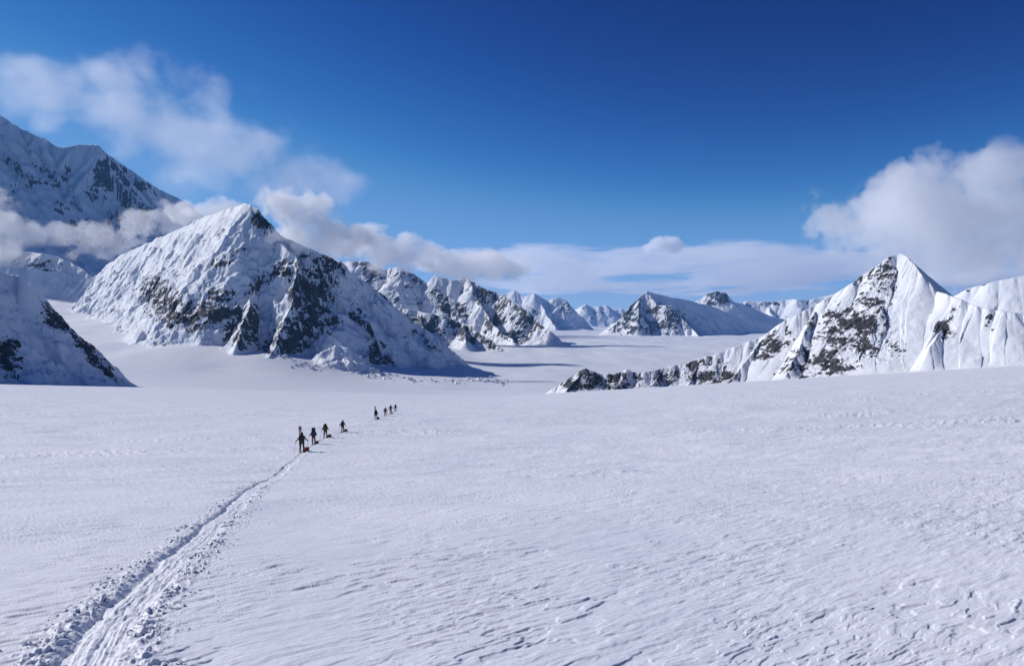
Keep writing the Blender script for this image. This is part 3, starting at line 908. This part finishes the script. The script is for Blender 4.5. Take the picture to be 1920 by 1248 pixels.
def walker(px, py, P):
    g = hit(px, py)
    x, y = g[0], g[1]
    k = int(np.argmin(np.hypot(track[:, 0] - x, track[:, 1] - y))); k = min(max(k, 1), len(track) - 2)
    d = track[k + 1] - track[k - 1]
    rz = math.atan2(-d[0], d[1]) + P.get('turn', 0)
    z = gz(x, y) + .02
    h = P.get('h', 1.0) * 1.06; st = P['stride']; G = 'climbers walking roped in a line'
    W = Matrix.Translation((x, y, z)) @ Matrix.Rotation(rz, 4, 'Z')
    lx = .115
    f, b = (1, -1) if st > 0 else (-1, 1)        # f: the side whose leg is in front
    a = abs(st)
    lean = P.get('lean', .1)

    def leg(side):
        s = side * lx
        if side == f:
            return [(s, .02, .90), (s + side * .02, .10 + .14 * a, .52), (s + side * .03, .05 + .26 * a, .10), (s + side * .035, .23 + .26 * a, .055)]
        return [(s, .0, .90), (s + side * .02, .05 - .06 * a, .50), (s + side * .03, -.08 - .26 * a, .13), (s + side * .035, .09 - .26 * a, .055)]
    sh_z = 1.42; ch = (0, lean * .8, 1.30); nk = (0, lean * 1.1, 1.47)
    hd = (0, lean * 1.3 + .02, 1.57); ht = (0, lean * 1.4 + .03, 1.70)

    def arm(side):
        o_, u_ = P['arm_l'] if side < 0 else P['arm_r']
        return [(side * .19, lean, sh_z), (side * (.27 + .10 * o_), lean - .05, 1.15 + .10 * u_), (side * (.30 + .26 * o_), lean + .16, .98 + .22 * u_)]
    L_, R_ = leg(-1), leg(1); AL, AR = arm(-1), arm(1)
    V = [(0, 0, .96), (0, lean * .4, 1.13), ch, nk, hd, ht] + L_ + R_ + AL + AR
    E = [(0, 1), (1, 2), (2, 3), (3, 4), (4, 5), (0, 6), (6, 7), (7, 8), (8, 9), (0, 10), (10, 11), (11, 12), (12, 13), (2, 14), (14, 15), (15, 16), (2, 17), (17, 18), (18, 19)]
    rad = [.125, .125, .14, .055, .082, .075, .085, .058, .042, .038, .085, .058, .042, .038, .06, .042, .03, .06, .042, .03]
    # face: nose and hands with five curled fingers each
    V.append((0, hd[1] + .105, 1.60)); E.append((4, len(V) - 1)); rad.append(.016)
    for side, w in ((-1, 16), (1, 19)):
        wp = V[w]
        pal = (wp[0] + side * .005, wp[1] + .07, wp[2] - .015); V.append(pal); pi = len(V) - 1; E.append((w, pi)); rad.append(.026)
        for q, ln in enumerate((.055, .065, .07, .062)):
            b0 = (pal[0] + (q - 1.5) * .02, pal[1] + .045, pal[2] - .005); b1 = (b0[0], b0[1] + ln * .35, b0[2] - ln * .6)
            V += [b0, b1]; n0 = len(V) - 2; E += [(pi, n0), (n0, n0 + 1)]; rad += [.010, .008]
        V += [(pal[0] - side * .04, pal[1] + .01, pal[2] - .03)]; E.append((pi, len(V) - 1)); rad.append(.010)
    who = skin_mesh('person', V, E, rad, MC['skin'], None, 0, 1)
    tag(who, P['label'], 'person', G)
    # clothing
    jv = [(0, .0, .86), (0, lean * .4, 1.12), ch, (0, lean * 1.05, 1.43)] + AL + AR
    skin_mesh('jacket', jv, [(0, 1), (1, 2), (2, 3), (2, 4), (4, 5), (5, 6), (2, 7), (7, 8), (8, 9)], [(.19, .16), .165, .175, .085, .085, .065, .05, .085, .065, .05], MC[P['jacket']], who, 1)
    tv = [(0, 0, .95)] + L_[:3] + R_[:3]
    skin_mesh('trousers', tv, [(0, 1), (1, 2), (2, 3), (0, 4), (4, 5), (5, 6)], [.15, .115, .085, .07, .115, .085, .07], MC[P['trousers']], who, 0)
    for Lg in (L_, R_):
        skin_mesh('boot', [(Lg[2][0], Lg[2][1], .20), (Lg[2][0], Lg[2][1] - .02, .08), Lg[3]], [(0, 1), (1, 2)], [.07, .07, .052], MC[P.get('boots', 'black')], who, 0)
    for side, Ar in ((-1, AL), (1, AR)):
        w = Ar[2]; pal = (w[0], w[1] + .07, w[2] - .015)
        gv = [w, pal]; ge = [(0, 1)]; gr = [.045, .042]
        for q, ln in enumerate((.055, .065, .07, .062)):
            b0 = (pal[0] + (q - 1.5) * .024, pal[1] + .045, pal[2] - .005); gv += [b0, (b0[0], b0[1] + ln * .35, b0[2] - ln * .6)]
            ge += [(1, len(gv) - 2), (len(gv) - 2, len(gv) - 1)]; gr += [.015, .013]
        gv.append((pal[0] - side * .045, pal[1] + .01, pal[2] - .03)); ge.append((1, len(gv) - 1)); gr.append(.015)
        skin_mesh('glove', gv, ge, gr, MC['black'], who, 1, 1)
    skin_mesh('hat', [(hd[0], hd[1] - .02, 1.585), (ht[0], ht[1] - .02, 1.66), (ht[0], ht[1] - .02, 1.735)], [(0, 1), (1, 2)], [.098, .108, .07], MC[P['hat']], who, 1)
    for Lg in (L_, R_):
        fx, fy = Lg[3][0], (Lg[3][1] + Lg[2][1]) / 2
        box_mesh('snowshoe', (fx, fy + .02, .012), (.21, .62, .025), .010, MC[P.get('shoes', 'charcoal')], who)
    who.matrix_world = W @ Matrix.Scale(h, 4)
    # poles, held in the hands
    for side, Ar, nm in ((-1, AL, 'left'), (1, AR, 'right')):
        if nm not in P.get('poles', ('left', 'right')): continue
        hnd = Vector((Ar[2][0], Ar[2][1] + .09, Ar[2][2] - .03)); tip = Vector((Ar[2][0] + side * .12, Ar[2][1] - .18, 0))
        e = empty('ski_pole', (0, 0, 0), 0); e.matrix_world = W @ Matrix.Scale(h, 4) @ Matrix.Translation(tip)
        q = hnd - tip
        tube_mesh('shaft', [(0, 0, 0), q * .9], .011, MC['pale_blue'], e)
        tube_mesh('grip', [q * .88, q * 1.08], [.018, .016], MC['black'], e)
        tube_mesh('basket', [q * .06, q * .075], [.05, .05], MC['black'], e, 10)
        tag(e, f"thin ski pole in the {nm} hand of the {P['who']}", 'ski pole', 'ski poles of the climbers')
    # backpack
    H = P['pack_h']; bp = empty('backpack', (0, 0, 0), 0)
    bp.matrix_world = W @ Matrix.Scale(h, 4) @ Matrix.Translation((0, lean * .45 - .17, 1.02)) @ Matrix.Rotation(-.12, 4, 'X')
    pm = MC[P['pack']]; pw = P.get('pack_w', .33)
    box_mesh('pack_bag', (0, -.09, H * .38), (pw, .27, H * .78), .07, pm, bp, (1.08, 1.1))
    box_mesh('lid', (0, -.07, H * .84), (pw * 1.0, .30, H * .20), .06, MC[P.get('lid', P['pack'])], bp)
    for sd in (-1, 1):
        box_mesh('side_pocket', (sd * (pw * .5 + .03), -.08, H * .22), (.10, .18, H * .36), .035, pm, bp)
        tube_mesh('shoulder_strap', [(sd * .10, .02, H * .62), (sd * .13, .14, H * .66), (sd * .13, .27, H * .45), (sd * .13, .22, H * .16)], .022, MC['black'], bp, 6)
    tube_mesh('hip_belt', [(.18, .02, .03), (.20, .17, .02), (.0, .30, .02), (-.20, .17, .02), (-.18, .02, .03)], .03, MC['black'], bp, 6)
    tag(bp, P['pack_label'], 'backpack', 'packs on the climbers')
    if P.get('skis'):
        for q, (dx, tilt, nm) in enumerate(((-.11, -.03, 'left'), (-.06, .03, 'right'))):
            s = empty('ski', (0, 0, 0), 0)
            s.matrix_world = bp.matrix_world @ Matrix.Translation((dx - .05, -.24 - q * .03, -.30)) @ Matrix.Rotation(tilt, 4, 'Y')
            bm = bmesh.new(); n = 22; prev = None
            for i in range(n):
                t = i / (n - 1); zz = t * 1.68; w = .055 - .018 * math.sin(math.pi * t) + (.012 if t > .8 else 0)
                if t > .93: w *= max(.2, (1 - t) / .07)
                yy = .0 if t < .88 else ((t - .88) / .12) ** 2 * .10
                row = [bm.verts.new(c) for c in ((-w, yy, zz), (w, yy, zz), (w, yy + .016, zz), (-w, yy + .016, zz))]
                if prev:
                    for k_ in range(4): bm.faces.new((prev[k_], prev[(k_ + 1) % 4], row[(k_ + 1) % 4], row[k_]))
                else: bm.faces.new(row[::-1])
                prev = row
            bm.faces.new(prev); bmesh.ops.recalc_face_normals(bm, faces=bm.faces)
            me = bpy.data.meshes.new('board'); bm.to_mesh(me); bm.free(); link('board', me, MC['black'], s)
            box_mesh('binding', (0, -.025, .76), (.07, .05, .26), .012, MC['charcoal'], s)
            tag(s, f"{nm} ski strapped upright to the pack of the {P['who']}", 'ski', 'skis on the packs')
    return Vector((x, y, z)), rz


def sled(px, py, rz, load, label, scale=1.0):
    g = hit(px, py); x, y = g[0], g[1]
    e = empty('sled', (x, y, gz(x, y) + .03), rz); e.scale = (scale * .82, scale * .82, scale * .72)
    bm = bmesh.new(); rows = []
    for i in range(15):
        t = i / 14; yy = -.62 + 1.24 * t; w = .25 * (1 - .35 * max(0, (t - .75) / .25) ** 2); up = .20 * max(0, (t - .80) / .20) ** 2
        rows.append([(-w - .03, yy, .16 + up), (-w, yy, .02 + up), (-w * .5, yy, up), (w * .5, yy, up), (w, yy, .02 + up), (w + .03, yy, .16 + up), (w + .015, yy, .165 + up), (w - .012, yy, .035 + up), (-w + .012, yy, .035 + up), (-w - .015, yy, .165 + up)])
    vs = [[bm.verts.new(c) for c in r] for r in rows]
    for a, b in zip(vs, vs[1:]):
        for k in range(10): bm.faces.new((a[k], a[(k + 1) % 10], b[(k + 1) % 10], b[k]))
    bm.faces.new(vs[0][::-1]); bm.faces.new(vs[-1]); bmesh.ops.recalc_face_normals(bm, faces=bm.faces)
    me = bpy.data.meshes.new('hull'); bm.to_mesh(me); bm.free(); link('hull', me, MC['black'], e)
    lv = [(0, -.52, .22), (0, -.3, .25), (0, .05, .26), (0, .34, .22), (0, .46, .18)]
    skin_mesh('load_bag', lv, [(0, 1), (1, 2), (2, 3), (3, 4)], [(.17, .15), (.24, .20), (.24, .21), (.20, .16), (.10, .09)], MC[load], e, 2)
    for yy in (-.3, 0, .28):
        tube_mesh('strap', [(-.27, yy, .16), (-.24, yy, .36), (0, yy, .475), (.24, yy, .36), (.27, yy, .16)], .016, MC['charcoal'], e, 6)
    tag(e, label, 'sled', 'sleds pulled by the climbers')
    return e


WALK = [
    (566, 847.5, dict(stride=.35, jacket='olive', trousers='charcoal', hat='charcoal', pack='charcoal', pack_h=.62, arm_l=(1.0, -.25), arm_r=(.65, .1), skis=True, lean=.08, h=1.02,
                      label='last person in the line, olive green jacket, both poles held wide', who='last climber in olive jacket', pack_label='dark pack with skis upright on the olive jacketed climber'),
     (574.5, 845.0, 'red', 'red loaded sled at the feet of the olive jacketed climber', 1.15)),
    (588, 833.0, dict(stride=-.15, jacket='navy', trousers='rust', boots='rust', hat='black', pack='navy', pack_h=.98, pack_w=.40, arm_l=(.9, -.1), arm_r=(.1, .2), poles=('left',), lean=.06,
                      label='person in rusty orange trousers almost hidden by a very tall navy pack', who='climber in rusty trousers', pack_label='very tall navy pack rising above its carrier, a climber in rusty trousers'),
     (594, 830.5, 'charcoal', 'dark sled beside the climber in rusty trousers', .95)),
    (610, 820.0, dict(stride=.5, jacket='green', trousers='black', hat='black', pack='olive_dark', lid='charcoal', pack_h=.74, pack_w=.42, arm_l=(.8, -.3), arm_r=(.2, .0), poles=('left',), lean=.10, h=1.03,
                      label='person in bright green jacket and black trousers leading a maroon sled', who='climber in green jacket', pack_label='dark green pack with wide top on the green jacketed climber'),
     (617.5, 818.5, 'maroon', 'maroon sled behind the green jacketed climber', 1.05)),
    (642.5, 810.5, dict(stride=-.35, jacket='navy', trousers='charcoal', hat='navy', pack='navy', pack_h=.66, arm_l=(.9, -.1), arm_r=(.3, .1), lean=.10, h=1.0,
                      label='person in navy jacket at the head of the nearer group of four', who='navy clad group leader', pack_label='navy pack on the climber who leads the nearer group'),
     (648, 808.8, 'charcoal', 'dark sled beside the navy climber who leads the nearer group', 1.0)),
    (705, 786.5, dict(stride=.45, jacket='black', trousers='black', hat='black', pack='black', pack_h=.78, arm_l=(.3, .1), arm_r=(.3, .0), skis=True, lean=.06, h=1.0,
                      label='person all in black at the back of the farther group of four', who='black clad climber of the farther group', pack_label='black pack with upright skis on the black clad climber of the farther group'),
     (708.5, 785.2, 'black', 'black sled beside the black clad climber of the farther group', 1.1)),
    (722.5, 779.8, dict(stride=.2, jacket='dark_red', trousers='plum', boots='yellow', shoes='yellow', hat='plum', pack='dark_red', pack_h=.60, arm_l=(1.0, -.2), arm_r=(.4, -.1), lean=.12,
                      label='person in dark red jacket with yellow boots and snowshoes', who='climber in dark red jacket', pack_label='dark red pack on the climber with yellow boots'), None),
    (732.5, 775.5, dict(stride=-.3, jacket='black', trousers='blue_grey', boots='olive_dark', hat='plum', pack='plum', pack_h=.62, arm_l=(1.1, .4), arm_r=(1.1, .1), lean=.10, h=1.02,
                      label='person with both arms spread, dark plum pack, second from the front', who='spread armed climber second from front', pack_label='plum pack on the climber with spread arms'),
     (735.2, 774.6, 'yellow', 'olive yellow sled at the feet of the climber with spread arms', .9)),
    (741.5, 771.0, dict(stride=.25, jacket='blue_grey', trousers='black', hat='black', pack='blue_grey', lid='black', pack_h=.68, arm_l=(.2, .2), arm_r=(.8, .3), lean=.08, h=.98,
                      label='front person of the whole line, blue grey jacket, smallest in view', who='front climber of the line', pack_label='blue grey pack with black lid on the front climber'), None),
]
spots = []
for (px, py, P, S) in WALK:
    loc, rz = walker(px, py, P)
    spots.append((loc, rz))
    if S: sled(S[0], S[1], rz, S[2], S[3], S[4])

for grp, lab in ((spots[:4], 'thin rope along the snow linking the nearer four climbers'), (spots[4:], 'thin rope along the snow linking the farther four climbers')):
    pts = []
    for i, (loc, rz) in enumerate(grp):
        if i:
            p0 = grp[i - 1][0]
            for t in (.08, .2, .35, .5, .65, .8, .92):
                q = p0.lerp(loc, t); pts.append((q.x + .08 * math.sin(t * 9 + i), q.y, gz(q.x, q.y) + max(.025, .9 * max(0, (abs(t - .5) - .42) / .08) * .5)))
        pts.append((loc.x, loc.y + .16, loc.z + .93))
    o = tube_mesh('rope', pts, .011, MC['blue_grey'], None, 6)
    tag(o, lab, 'rope', 'ropes between the climbers')
